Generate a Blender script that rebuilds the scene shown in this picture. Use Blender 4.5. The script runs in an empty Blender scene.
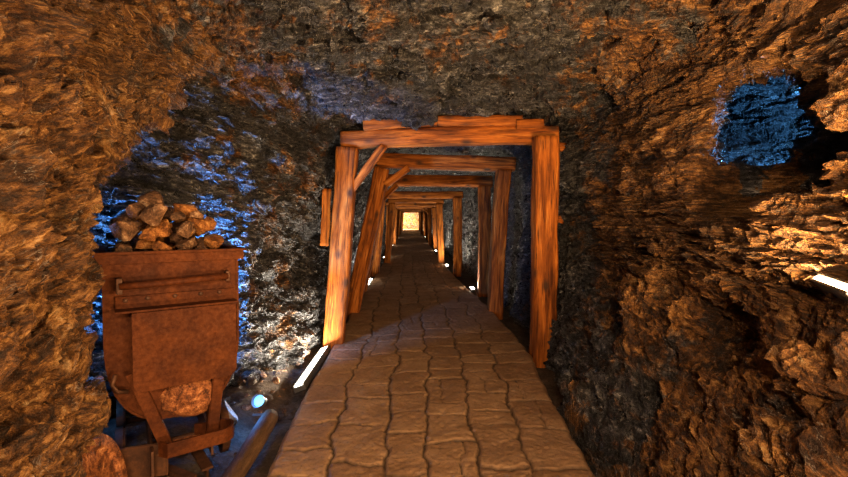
import bpy, bmesh, math, random
import numpy as np
from mathutils import Vector, Matrix, Euler

random.seed(7)
RNG = np.random.RandomState(11)
C = bpy.context.scene.collection
PI = math.pi

# ------------------------------------------------------------------ noise
_G = RNG.normal(size=(256, 3)).astype(np.float32)
_G /= np.linalg.norm(_G, axis=1)[:, None]
_R = RNG.rand(4096, 4).astype(np.float32)

def _hash(ix, iy, iz, seed):
    h = (ix.astype(np.uint32) * np.uint32(73856093)) ^ (iy.astype(np.uint32) * np.uint32(19349663)) \
        ^ (iz.astype(np.uint32) * np.uint32(83492791)) ^ np.uint32((seed * 2654435761) & 0xffffffff)
    h ^= h >> np.uint32(13)
    h = h * np.uint32(1274126177)
    h ^= h >> np.uint32(16)
    return h

def pn(P, s=1.0, seed=0):
    """gradient noise at points P (N,3), frequency s; about -0.7..0.7"""
    Q = (P * s).astype(np.float32) + np.float32(1000.37)
    I = np.floor(Q).astype(np.int64)
    F = (Q - I).astype(np.float32)
    W = F * F * F * (F * (F * 6 - 15) + 10)
    out = np.zeros(len(P), np.float32)
    for dx in (0, 1):
        wx = W[:, 0] if dx else 1 - W[:, 0]
        for dy in (0, 1):
            wy = W[:, 1] if dy else 1 - W[:, 1]
            for dz in (0, 1):
                wz = W[:, 2] if dz else 1 - W[:, 2]
                g = _G[_hash(I[:, 0] + dx, I[:, 1] + dy, I[:, 2] + dz, seed) & np.uint32(255)]
                out += wx * wy * wz * (g[:, 0] * (F[:, 0] - dx) + g[:, 1] * (F[:, 1] - dy) + g[:, 2] * (F[:, 2] - dz))
    return out

def fbm(P, s, n, seed=0, gain=0.5):
    o = 0; a = 1.0
    for k in range(n):
        o = o + a * pn(P, s * (2.03 ** k), seed + k); a *= gain
    return o

def cellplane(P, s, seed=0):
    """every Voronoi cell carries its own tilted plane: broken, blocky rock. returns height, F2-F1"""
    Q = (P * s).astype(np.float32) + np.float32(500.11)
    I = np.floor(Q).astype(np.int64)
    n = len(P)
    d1 = np.full(n, 9e9, np.float32); d2 = np.full(n, 9e9, np.float32); h1 = np.zeros(n, np.float32)
    for dx in (-1, 0, 1):
        for dy in (-1, 0, 1):
            for dz in (-1, 0, 1):
                J = I + np.array([dx, dy, dz])
                r = _R[_hash(J[:, 0], J[:, 1], J[:, 2], seed) & np.uint32(4095)]
                g = _G[_hash(J[:, 0], J[:, 1], J[:, 2], seed + 5) & np.uint32(255)]
                D = Q - (J + r[:, :3]).astype(np.float32)
                d = (D * D).sum(1)
                h = (D * g).sum(1) * 0.9 + (r[:, 3] - .5) * 0.8
                m = d < d1
                d2 = np.where(m, d1, np.minimum(d2, d))
                h1 = np.where(m, h, h1); d1 = np.where(m, d, d1)
    return h1, np.sqrt(d2) - np.sqrt(d1)

def sst(a, b, x):
    t = np.clip((x - a) / (b - a), 0, 1)
    return t * t * (3 - 2 * t)

def smax(a, b, k):
    h = np.clip(.5 + .5 * (a - b) / k, 0, 1)
    return b * (1 - h) + a * h + k * h * (1 - h)

def smin(a, b, k):
    return -smax(-a, -b, k)

# ------------------------------------------------------------------ cave layout (metres; tunnel runs along +Y)
def floorz(y):
    return np.maximum(0.0, (np.asarray(y, dtype=np.float64) - 12.0)) * 0.0175

def air(x, y, z):
    """< 0 in the open air of the mine, > 0 in the rock (no roughness yet)"""
    fz = np.maximum(0.0, y - 12.0) * 0.0175
    zz = z - fz
    # chamber
    low = np.clip(zz, -0.2, 1.25)
    base = np.interp(y, [-3, 0.5, 2.5, 4.5, 6.0], [1.15, 1.1, 1.20, 1.70, 1.86])
    slope = np.interp(y, [0, 2.5, 4.3, 5.0], [0.72, 0.62, 0.30, 0.12])
    xr = base + slope * low + 0.16 * np.clip(zz - 1.25, 0, 2) * np.interp(y, [3, 5], [1, 0])
    nearl = np.interp(y, [-3, 0.5, 1.3, 1.95, 2.2], [-1.5, -1.34, -1.32, -1.50, -1.64]) - 0.10 * sst(1.2, .2, zz)
    farl = np.interp(y, [2.0, 3.0, 3.5, 3.95, 4.7, 5.4, 6.5], [-2.75, -2.5, -1.92, -1.46, -1.36, -1.3, -1.32]) - .22 * np.clip(zz, 0, 1) * np.interp(y, [3.0, 3.9, 5.2], [.3, 1, 0]) + 0.16 * np.clip(zz - 1.2, 0, 1.6)
    top = 1.55 + .95 * (y - 2.0)
    inrec = sst(1.98, 2.14, y) * sst(.0, .16, top - zz)
    inrec = np.maximum(inrec, sst(3.35, 3.9, y))
    xl = nearl * (1 - inrec) + farl * inrec
    zc = np.interp(y, [-3, 1.0, 3.0, 4.3, 4.85, 5.2, 6, 60], [3.05, 3.0, 3.02, 2.95, 2.80, 2.82, 2.86, 2.8])
    f = smax(xl - x, x - xr, .1)
    f = smax(f, zz - zc, .55)
    f = smax(f, y - 59.0, .3)
    f = smax(f, -2.2 - y, .3)  # gallery closed off behind the viewpoint, added for bounced light
    # far end: the gallery widens into a lit room
    e = np.maximum(np.maximum(np.abs(x + .4) - 2.6, np.abs(y - 57.0) - 2.2), zz - 2.9)
    f = smin(f, e, .2)
    # dark bowl in the right wall, a hole through its back, and the hollow behind it
    cx, cy, cz = 2.29, 2.55, 1.93
    bowl = (np.sqrt(((x - cx) / 1.15) ** 2 + ((y - cy) / 1.1) ** 2 + ((z - cz) / 1.10) ** 2) - .51)
    f = smin(f, bowl, .06)
    d = np.array([.84, 1.0, .22]); d /= np.linalg.norm(d)
    u = np.cross(d, [0, 0, 1.]); u /= np.linalg.norm(u); v = np.cross(u, d)
    rx, ry, rz = x - 2.115, y - 2.47, z - 2.14
    t = rx * d[0] + ry * d[1] + rz * d[2]
    a = rx * u[0] + ry * u[1] + rz * u[2]
    b = rx * v[0] + ry * v[1] + rz * v[2]
    ra = (np.abs(a) / .295) ** 3.5 + (np.abs(b) / .36) ** 3.5
    tube = np.maximum((np.power(ra, 1 / 3.5) - 1) * .32, np.maximum(.05 - t, t - 1.7))
    f = smin(f, tube, .03)
    room = np.sqrt(((x - 3.22) / 1.0) ** 2 + ((y - 3.72) / .9) ** 2 + ((z - 2.35) / .95) ** 2) - .86
    f = smin(f, room, .04)
    # dark pocket lower in the right wall
    pk = np.sqrt(((x - 1.86) / 1.2) ** 2 + ((y - 2.36) / 1.0) ** 2 + ((z - .88) / .75) ** 2) - .25
    f = smin(f, pk, .05)
    # ledge under the warm strip light
    led = np.sqrt(((x - 1.98) / 1.0) ** 2 + ((y - 1.62) / 1.2) ** 2 + ((z - .99) / .5) ** 2) - .36
    f = smax(f, -led, .05)
    return f

ROT = np.array(Euler((math.radians(9), math.radians(-7), math.radians(14))).to_matrix(), dtype=np.float32)
def fol(P, k=(1.0, 1.7, 4.0)):
    return (P @ ROT.T) * np.array(k, np.float32)

def dip_at(P):
    x, y, z = P[:, 0], P[:, 1], P[:, 2]
    return np.maximum(sst(-.8, -1.2, x) * sst(2.7, 2.2, y), sst(1.0, 1.3, x) * sst(1.75, 1.05, z) * sst(5.2, 4.4, y))

RXD = np.array(Euler((math.radians(-40), 0, 0)).to_matrix(), dtype=np.float32)

def coarse_noise(P):
    B = fol(P, (1.0, 1.3, 2.6))
    n = 0.20 * pn(P, .9, 3) + .16 * pn(P, 2.0, 4)
    r = 1 - np.abs(pn(B, 1.7, 8)) * 2.4
    n += .10 * r - .06
    n += .08 * pn(B, 4.1, 9)
    return n

def surface_net(lo, hi, h):
    ax = [np.arange(lo[i], hi[i] + h * .5, h) for i in range(3)]
    X, Y, Z = np.meshgrid(*ax, indexing='ij')
    V = air(X, Y, Z).astype(np.float32)
    m = np.abs(V) < .42
    P = np.stack([X[m], Y[m], Z[m]], 1).astype(np.float32)
    del X, Y, Z
    damp = 1 - .55 * sst(5.2, 6.2, P[:, 1])
    # keep the niche's edge and the cart's bay tidy
    dn = np.sqrt((P[:, 0] - 2.3) ** 2 + (P[:, 1] - 2.8) ** 2 + (P[:, 2] - 2.1) ** 2)
    damp = damp * (1 - .8 * (1 - sst(.6, 1.0, dn)))
    V[m] += coarse_noise(P) * damp
    ins = V < 0
    nx, ny, nz = V.shape
    S = ins[:-1, :-1, :-1].astype(np.int8)
    cnt = np.zeros((nx - 1, ny - 1, nz - 1), np.int8)
    for a in (0, 1):
        for b in (0, 1):
            for c in (0, 1):
                cnt += ins[a:nx - 1 + a, b:ny - 1 + b, c:nz - 1 + c]
    act = (cnt > 0) & (cnt < 8)
    idx = np.argwhere(act)
    ID = np.full(act.shape, -1, np.int32); ID[act] = np.arange(len(idx))
    acc = np.zeros((len(idx), 3), np.float32); num = np.zeros(len(idx), np.float32)
    corners = [(a, b, c) for a in (0, 1) for b in (0, 1) for c in (0, 1)]
    def val(o): return V[idx[:, 0] + o[0], idx[:, 1] + o[1], idx[:, 2] + o[2]]
    for p in corners:
        for k in range(3):
            if p[k] == 0:
                q = list(p); q[k] = 1
                v0, v1 = val(p), val(q)
                mm = (v0 < 0) != (v1 < 0)
                t = np.where(mm, v0 / np.where(mm, v0 - v1, 1), 0)
                pos = np.tile(np.array(p, np.float32), (len(idx), 1)); pos[:, k] += t
                acc += pos * mm[:, None]; num += mm
    vert = (idx + acc / num[:, None]) * h + np.array(lo)
    faces = []
    for k in range(3):
        a, b = (k + 1) % 3, (k + 2) % 3
        sl0 = [slice(None)] * 3; sl1 = [slice(None)] * 3
        sl0[k] = slice(0, -1); sl1[k] = slice(1, None)
        ch = ins[tuple(sl0)] != ins[tuple(sl1)]
        E = np.argwhere(ch)
        ok = (E[:, a] > 0) & (E[:, b] > 0) & (E[:, a] < V.shape[a] - 1) & (E[:, b] < V.shape[b] - 1)
        E = E[ok]
        def cell(da, db):
            q = E.copy(); q[:, a] += da; q[:, b] += db
            return ID[q[:, 0], q[:, 1], q[:, 2]]
        f = np.stack([cell(-1, -1), cell(0, -1), cell(0, 0), cell(-1, 0)], 1)
        flip = ~ins[E[:, 0], E[:, 1], E[:, 2]]
        # normals towards the air
        f[~flip] = f[~flip][:, ::-1]
        faces.append(f)
    F = np.concatenate(faces)
    F = F[(F >= 0).all(1)]
    return vert.astype(np.float32), F

def subdivide(V, F):
    e = np.concatenate([F[:, [0, 1]], F[:, [1, 2]], F[:, [2, 3]], F[:, [3, 0]]])
    es = np.sort(e, 1).astype(np.int64)
    key = es[:, 0] * (len(V) + 1) + es[:, 1]
    uk, inv = np.unique(key, return_inverse=True)
    a = uk // (len(V) + 1); b = uk % (len(V) + 1)
    EM = (V[a] + V[b]) / 2
    FM = V[F].mean(1)
    n = len(F); nv = len(V); ne = len(EM)
    E0, E1, E2, E3 = [nv + inv[i * n:(i + 1) * n] for i in range(4)]
    M = nv + ne + np.arange(n)
    F2 = np.concatenate([np.stack([F[:, 0], E0, M, E3], 1), np.stack([E0, F[:, 1], E1, M], 1),
                         np.stack([M, E1, F[:, 2], E2], 1), np.stack([E3, M, E2, F[:, 3]], 1)])
    return np.concatenate([V, EM, FM]).astype(np.float32), F2

def vnormals(V, F):
    n = np.cross(V[F[:, 2]] - V[F[:, 0]], V[F[:, 3]] - V[F[:, 1]])
    N = np.zeros_like(V)
    for k in range(4):
        for c in range(3):
            N[:, c] += np.bincount(F[:, k], n[:, c], len(V))
    return N / np.maximum(np.linalg.norm(N, axis=1), 1e-9)[:, None]

def relax(V, F, n=1, w=.5):
    for _ in range(n):
        A = np.zeros_like(V); c = np.zeros(len(V), np.float32)
        for k in range(4):
            j = (k + 1) % 4
            for q in range(3):
                A[:, q] += np.bincount(F[:, k], V[F[:, j], q], len(V)) + np.bincount(F[:, j], V[F[:, k], q], len(V))
            c += np.bincount(F[:, k], minlength=len(V)) + np.bincount(F[:, j], minlength=len(V))
        A /= np.maximum(c, 1)[:, None]
        V = V * (1 - w) + A * w
    return V

def fine_displace(V, F, amp=1.0):
    N = vnormals(V, F)
    W = V + .09 * np.stack([pn(V, 3.0, 31), pn(V, 3.0, 32), pn(V, 3.0, 33)], 1)
    fold = sst(2.3, 2.75, V[:, 2])[:, None]
    dip = dip_at(V)[:, None]; W2 = W @ RXD.T
    K = lambda a, b: (fol(W, a) * (1 - dip) + W2 * np.array(a, np.float32) * dip) * (1 - fold) + fol(W, b) * fold
    h1, e1 = cellplane(K((1.0, 1.2, 2.4), (1.0, 2.0, 2.4)), 2.6, 41)
    h2, e2 = cellplane(K((1.0, 1.2, 3.2), (1.0, 2.8, 3.0)), 6.5, 42)
    h3, e3 = cellplane(K((1.0, 1.2, 3.4), (1.0, 3.2, 3.0)), 15.0, 43)
    d = .09 * h1 + .044 * h2 + .022 * h3
    d -= .035 * np.exp(-(e1 / .05) ** 2) * (h1 > .1)
    q = K((.8, 1.0, 4.5), (.8, 4.5, 3.0))
    rg = 1 - np.abs(pn(q, 3.5, 52)) * 2.6
    d += .022 * np.maximum(rg, -.3) + .011 * (1 - np.abs(pn(q, 9.0, 53)) * 2.6)
    d += .010 * pn(q, 21.0, 54)
    dn = np.sqrt((V[:, 0] - 2.3) ** 2 + (V[:, 1] - 2.8) ** 2 + (V[:, 2] - 2.1) ** 2)
    k = 1 - .5 * (1 - sst(.35, .6, dn))
    return V + N * (d * amp * k)[:, None]

# ------------------------------------------------------------------ materials
def mat(name):
    m = bpy.data.materials.new(name); m.use_nodes = True
    nt = m.node_tree
    b = nt.nodes['Principled BSDF']
    return m, nt, b

def nd(nt, t, **kw):
    n = nt.nodes.new(t)
    for k, v in kw.items():
        if k in n.inputs: n.inputs[k].default_value = v
        else: setattr(n, k, v)
    return n

def ramp(nt, fac, stops, interp='LINEAR'):
    r = nt.nodes.new('ShaderNodeValToRGB'); r.color_ramp.interpolation = interp
    el = r.color_ramp.elements
    while len(el) < len(stops): el.new(.5)
    for e, (p, c) in zip(el, stops):
        e.position = p; e.color = (c[0], c[1], c[2], 1) if not isinstance(c, (int, float)) else (c, c, c, 1)
    nt.links.new(fac, r.inputs[0])
    return r.outputs[0]

def mixc(nt, fac, a, b, mode='MIX'):
    m = nt.nodes.new('ShaderNodeMix'); m.data_type = 'RGBA'; m.blend_type = mode
    for s, v in ((0, fac), (6, a), (7, b)):
        if isinstance(v, bpy.types.NodeSocket): nt.links.new(v, m.inputs[s])
        else: m.inputs[s].default_value = v if isinstance(v, (int, float)) else (*v, 1)
    return m.outputs[2]

def math_(nt, op, a, b=0.0, c=None, clamp=False):
    m = nt.nodes.new('ShaderNodeMath'); m.operation = op; m.use_clamp = clamp
    for s, v in ((0, a), (1, b), (2, c)):
        if v is None: continue
        if isinstance(v, bpy.types.NodeSocket): nt.links.new(v, m.inputs[s])
        else: m.inputs[s].default_value = v
    return m.outputs[0]

def mapped(nt, src, scale=(1, 1, 1), rot=(0, 0, 0)):
    m = nt.nodes.new('ShaderNodeMapping'); m.inputs['Scale'].default_value = scale; m.inputs['Rotation'].default_value = rot
    nt.links.new(src, m.inputs['Vector']); return m.outputs[0]

def noise(nt, vec, scale, detail=4, rough=.55, dist=0.0, out='Fac'):
    n = nd(nt, 'ShaderNodeTexNoise'); n.inputs['Scale'].default_value = scale; n.inputs['Detail'].default_value = detail
    n.inputs['Roughness'].default_value = rough; n.inputs['Distortion'].default_value = dist
    nt.links.new(vec, n.inputs['Vector']); return n.outputs[out]

def bump(nt, height, strength, dist, normal=None):
    b = nt.nodes.new('ShaderNodeBump'); b.inputs['Strength'].default_value = strength; b.inputs['Distance'].default_value = dist
    nt.links.new(height, b.inputs['Height'])
    if normal is not None: nt.links.new(normal, b.inputs['Normal'])
    return b.outputs[0]

def rock_material():
    m, nt, b = mat('rock')
    L = nt.links
    tc = nt.nodes.new('ShaderNodeTexCoord').outputs['Object']
    at = nt.nodes.new('ShaderNodeAttribute'); at.attribute_name = 'rust'
    fo = nt.nodes.new('ShaderNodeAttribute'); fo.attribute_name = 'fold'
    rot = (math.radians(9), math.radians(-7), math.radians(14))
    wall = mapped(nt, mapped(nt, tc, rot=rot), (1.0, 1.3, 5.0)); roof = mapped(nt, mapped(nt, tc, rot=rot), (.9, 5.0, 4.0))
    di = nt.nodes.new('ShaderNodeAttribute'); di.attribute_name = 'dip'
    dm = nt.nodes.new('ShaderNodeMix'); dm.data_type = 'VECTOR'
    L.new(di.outputs['Fac'], dm.inputs[0]); L.new(wall, dm.inputs[4])
    L.new(mapped(nt, mapped(nt, tc, rot=(math.radians(-40), 0, 0)), (1.3, 1.3, 4.2)), dm.inputs[5]); wall = dm.outputs[1]
    mv = nt.nodes.new('ShaderNodeMix'); mv.data_type = 'VECTOR'
    L.new(fo.outputs['Fac'], mv.inputs[0]); L.new(wall, mv.inputs[4]); L.new(roof, mv.inputs[5])
    st = mv.outputs[1]
    n1 = noise(nt, st, 2.6, 10, .68, .5)
    n2 = noise(nt, st, 11, 8, .72, .4)
    n3 = noise(nt, tc, 34, 6, .72)
    n4 = noise(nt, tc, 2.0, 6, .65)
    n5 = noise(nt, tc, 9, 6, .7, .3)
    mx = math_(nt, 'ADD', math_(nt, 'MULTIPLY', n1, .45), math_(nt, 'MULTIPLY', n2, .55))
    grey = ramp(nt, mx, [(.38, (.010, .010, .011)), (.47, (.028, .029, .032)), (.525, (.080, .081, .088)), (.58, (.26, .26, .27)), (.64, (.82, .80, .78))])
    rst = ramp(nt, mx, [(.38, (.014, .006, .003)), (.46, (.070, .027, .008)), (.515, (.24, .10, .024)), (.57, (.54, .27, .078)), (.65, (.82, .57, .29))])
    k = math_(nt, 'ADD', at.outputs['Fac'], math_(nt, 'MULTIPLY', math_(nt, 'SUBTRACT', n4, .5), 1.9))
    k = math_(nt, 'ADD', k, math_(nt, 'MULTIPLY', math_(nt, 'SUBTRACT', n5, .5), 1.3))
    k = ramp(nt, k, [(.40, 0.0), (.60, 1.0)])
    col = mixc(nt, k, grey, rst)
    # dark manganese stains and pale crusts
    dk = ramp(nt, noise(nt, tc, 4.2, 7, .7, .6), [(.56, 0.0), (.66, .75)])
    col = mixc(nt, dk, col, (.025, .018, .014))
    v = noise(nt, st, 4.5, 4, .5, 1.2)
    vv = math_(nt, 'ABSOLUTE', math_(nt, 'SUBTRACT', v, .5))
    q = ramp(nt, vv, [(.0, 1.0), (.010, 0.0)])
    q = math_(nt, 'MULTIPLY', q, ramp(nt, noise(nt, tc, 3.1, 2), [(.50, 0.0), (.62, .6)]))
    col = mixc(nt, q, col, (.70, .62, .52))
    L.new(col, b.inputs['Base Color'])
    rg = ramp(nt, n5, [(.35, .50), (.65, .18)])
    rr = ramp(nt, n5, [(.35, .75), (.65, .38)])
    mr = nt.nodes.new('ShaderNodeMix'); L.new(k, mr.inputs[0]); L.new(rg, mr.inputs[2]); L.new(rr, mr.inputs[3])
    L.new(mr.outputs[0], b.inputs['Roughness'])
    b.inputs['Specular IOR Level'].default_value = .6
    h = math_(nt, 'ADD', math_(nt, 'MULTIPLY', n2, 1.0), math_(nt, 'MULTIPLY', n3, .40))
    nb = bump(nt, n1, 1.0, .22)
    nb = bump(nt, n5, 1.0, .05, nb)
    L.new(bump(nt, h, 1.0, .07, nb), b.inputs['Normal'])
    return m

def wood_material():
    m, nt, b = mat('mine_timber')
    at = nt.nodes.new('ShaderNodeAttribute'); at.attribute_name = 'grain'
    g = at.outputs['Vector']
    st = mapped(nt, g, (14, 14, 1.3))
    n1 = noise(nt, st, 1.0, 6, .6, .8)
    n2 = noise(nt, mapped(nt, g, (60, 60, 3)), 1.0, 4, .6)
    n3 = noise(nt, mapped(nt, g, (3.2, 3.2, 1.6)), 1.0, 4, .65)
    c = ramp(nt, n1, [(.30, (.06, .015, .004)), (.45, (.26, .072, .010)), (.57, (.48, .14, .017)), (.74, (.70, .28, .055))])
    c = mixc(nt, ramp(nt, n3, [(.50, 0.0), (.70, .65)]), c, (.13, .038, .010))
    c = mixc(nt, ramp(nt, n2, [(.34, .85), (.46, 0.0)]), c, (.05, .018, .007))
    vo = nd(nt, 'ShaderNodeTexVoronoi'); vo.inputs['Scale'].default_value = 1.0
    nt.links.new(mapped(nt, g, (4.2, 4.2, 2.6)), vo.inputs['Vector'])
    kn = ramp(nt, vo.outputs['Distance'], [(.09, 1.0), (.24, 0.0)])
    c = mixc(nt, kn, c, (.07, .03, .015))
    nt.links.new(c, b.inputs['Base Color'])
    nt.links.new(ramp(nt, n1, [(.3, .85), (.7, .62)]), b.inputs['Roughness']); b.inputs['Specular IOR Level'].default_value = .2
    h = math_(nt, 'ADD', n1, math_(nt, 'MULTIPLY', n2, .5))
    nt.links.new(bump(nt, h, 1.0, .02), b.inputs['Normal'])
    return m

def simple_noise_mat(name, stops, scale=8, rough=(.8, .5), bs=.5, bd=.01, metal=0.0, scale2=None, stretch=(1, 1, 1), spec=.35):
    m, nt, b = mat(name)
    tc = nt.nodes.new('ShaderNodeTexCoord').outputs['Object']
    v = mapped(nt, tc, stretch)
    n = noise(nt, v, scale, 7, .65, .2)
    n2 = noise(nt, v, scale2 or scale * 6, 5, .7)
    mx = math_(nt, 'ADD', math_(nt, 'MULTIPLY', n, .65), math_(nt, 'MULTIPLY', n2, .35))
    nt.links.new(ramp(nt, mx, stops), b.inputs['Base Color'])
    nt.links.new(ramp(nt, n2, [(.3, rough[0]), (.7, rough[1])]), b.inputs['Roughness'])
    b.inputs['Metallic'].default_value = metal
    nt.links.new(bump(nt, mx, bs, bd), b.inputs['Normal'])
    b.inputs['Specular IOR Level'].default_value = spec
    return m

def paving_material():
    m, nt, b = mat('flagstone')
    tc = nt.nodes.new('ShaderNodeTexCoord').outputs['Object']
    at = nt.nodes.new('ShaderNodeAttribute'); at.attribute_name = 'joint'
    at2 = nt.nodes.new('ShaderNodeAttribute'); at2.attribute_name = 'tone'
    n = noise(nt, tc, 3.5, 7, .62); n2 = noise(nt, tc, 38, 6, .7); n3 = noise(nt, tc, 11, 5, .6)
    c = ramp(nt, n, [(.3, (.19, .105, .052)), (.5, (.35, .205, .108)), (.7, (.50, .32, .18))])
    c = mixc(nt, ramp(nt, n2, [(.36, .8), (.48, 0.0)]), c, (.10, .058, .032))
    c = mixc(nt, .35, c, ramp(nt, at2.outputs['Fac'], [(0, (.20, .115, .06)), (1, (.40, .26, .15))]))
    c = mixc(nt, at.outputs['Fac'], c, (.05, .034, .022))
    nt.links.new(c, b.inputs['Base Color'])
    nt.links.new(ramp(nt, n3, [(.3, .72), (.7, .42)]), b.inputs['Roughness'])
    h = math_(nt, 'ADD', n3, math_(nt, 'MULTIPLY', n2, .5))
    nt.links.new(bump(nt, h, .6, .012), b.inputs['Normal'])
    return m

def emission_mat(name, col, strength):
    m, nt, b = mat(name)
    b.inputs['Base Color'].default_value = (*col, 1)
    b.inputs['Emission Color'].default_value = (*col, 1)
    b.inputs['Emission Strength'].default_value = strength
    return m

ROCK = rock_material()
WOOD = wood_material()
PAVE = paving_material()
DIRT = simple_noise_mat('dirt', [(.3, (.022, .016, .012)), (.5, (.07, .05, .036)), (.68, (.17, .125, .09))], 5, (.9, .55), 1.0, .04)
RUST = simple_noise_mat('rusty_iron', [(.30, (.016, .005, .002)), (.45, (.048, .012, .003)), (.57, (.092, .025, .005)), (.74, (.17, .052, .012))], 4, (.85, .6), .6, .005, .0, 45, (1, 1, 1), .15)
RUST2 = simple_noise_mat('flaked_rust', [(.38, (.02, .007, .003)), (.47, (.13, .04, .012)), (.56, (.30, .11, .035)), (.66, (.55, .30, .14))], 22, (.9, .7), 1.0, .012, 0.0, 90)
IRON = simple_noise_mat('dark_iron', [(.3, (.02, .011, .008)), (.5, (.07, .03, .016)), (.7, (.16, .065, .026))], 7, (.7, .5), .6, .006, .3)
ORE = simple_noise_mat('ore_stone', [(.38, (.02, .011, .007)), (.46, (.09, .045, .022)), (.54, (.20, .10, .05)), (.64, (.50, .34, .20))], 14, (.8, .5), 1.0, .03)
ORE2 = simple_noise_mat('rusty_ore_stone', [(.38, (.03, .011, .004)), (.46, (.17, .06, .014)), (.54, (.38, .15, .035)), (.64, (.66, .38, .14))], 14, (.8, .5), 1.0, .03)
LOG = simple_noise_mat('old_log', [(.3, (.025, .014, .008)), (.5, (.085, .045, .022)), (.7, (.18, .10, .05))], 6, (.85, .6), .6, .01, 0, 40, (6, 1, 6))
ALU = simple_noise_mat('lamp_housing', [(.3, (.10, .10, .10)), (.7, (.18, .18, .18))], 20, (.5, .4), .1, .001, .6)
WHITE_GLOW = emission_mat('white_led_diffuser', (1.0, .90, .74), 14)
WARM_GLOW = emission_mat('warm_led_diffuser', (1.0, .70, .36), 24)
BLUE_GLOW = emission_mat('blue_led_lens', (.17, .58, 1.0), 1.25)

# ------------------------------------------------------------------ object helpers
def tag(o, label=None, cat=None, group=None, kind=None):
    if label: o['label'] = label
    if cat: o['category'] = cat
    if group: o['group'] = group
    if kind: o['kind'] = kind
    return o

def empty(name, loc=(0, 0, 0), rz=0.0):
    o = bpy.data.objects.new(name, None); C.objects.link(o)
    o.location = loc; o.rotation_euler = (0, 0, rz); o.empty_display_size = .1
    return o

def mesh_np(name, V, F, m, attrs=None, smooth=True, parent=None):
    me = bpy.data.meshes.new(name)
    k = F.shape[1]
    me.vertices.add(len(V)); me.vertices.foreach_set('co', np.ascontiguousarray(V, np.float32).ravel())
    me.loops.add(F.size); me.loops.foreach_set('vertex_index', np.ascontiguousarray(F, np.int32).ravel())
    me.polygons.add(len(F))
    me.polygons.foreach_set('loop_start', np.arange(0, F.size, k, dtype=np.int32))
    me.polygons.foreach_set('loop_total', np.full(len(F), k, np.int32))
    me.update(calc_edges=True); me.validate()
    me.polygons.foreach_set('use_smooth', np.full(len(me.polygons), smooth))
    for an, av in (attrs or {}).items():
        a = me.attributes.new(an, 'FLOAT', 'POINT'); a.data.foreach_set('value', np.ascontiguousarray(av, np.float32))
    me.materials.append(m)
    o = bpy.data.objects.new(name, me); C.objects.link(o)
    if parent: o.parent = parent
    return o

def obj(name, bm, m, parent=None, smooth=False):
    me = bpy.data.meshes.new(name); bmesh.ops.recalc_face_normals(bm, faces=bm.faces)
    bm.to_mesh(me); bm.free(); me.materials.append(m)
    if smooth:
        for p in me.polygons: p.use_smooth = True
    o = bpy.data.objects.new(name, me); C.objects.link(o)
    if parent: o.parent = parent
    return o

def loft(bm, rings, cap=True, close=True):
    vs = [[bm.verts.new(p) for p in r] for r in rings]
    n = len(rings[0])
    for i in range(len(vs) - 1):
        for j in range(n if close else n - 1):
            k = (j + 1) % n
            bm.faces.new((vs[i][j], vs[i][k], vs[i + 1][k], vs[i + 1][j]))
    if cap:
        bm.faces.new(vs[0][::-1]); bm.faces.new(vs[-1])
    return vs

def box(bm, c, s, bev=0.0, M=None):
    r = bmesh.ops.create_cube(bm, size=1.0)
    vs = r['verts']
    for v in vs:
        v.co = Vector((v.co.x * s[0], v.co.y * s[1], v.co.z * s[2]))
        if M is not None: v.co = M @ v.co
        v.co += Vector(c)
    if bev:
        es = list({e for v in vs for e in v.link_edges})
        bmesh.ops.bevel(bm, geom=es, offset=bev, segments=2, affect='EDGES', profile=.6)

def bar(bm, p0, p1, w, h, up=(0, 0, 1), bev=.0):
    p0, p1 = Vector(p0), Vector(p1); d = p1 - p0; L = d.length; d.normalize()
    u = Vector(up); s = d.cross(u); s.normalize(); u = s.cross(d)
    M = Matrix((s, d, u)).transposed()
    box(bm, (p0 + p1) / 2, (w, L, h), bev, M)

def tube(bm, pts, r, n=10, cap=True):
    pts = [Vector(p) for p in pts]
    rings = []
    for i, p in enumerate(pts):
        a = pts[max(i - 1, 0)]; b = pts[min(i + 1, len(pts) - 1)]
        d = (b - a).normalized()
        u = Vector((0, 0, 1)) if abs(d.z) < .9 else Vector((1, 0, 0))
        s = d.cross(u).normalized(); u = s.cross(d)
        rr = r[i] if isinstance(r, (list, tuple)) else r
        rings.append([p + (s * math.cos(2 * PI * k / n) + u * math.sin(2 * PI * k / n)) * rr for k in range(n)])
    loft(bm, rings, cap)

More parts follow.
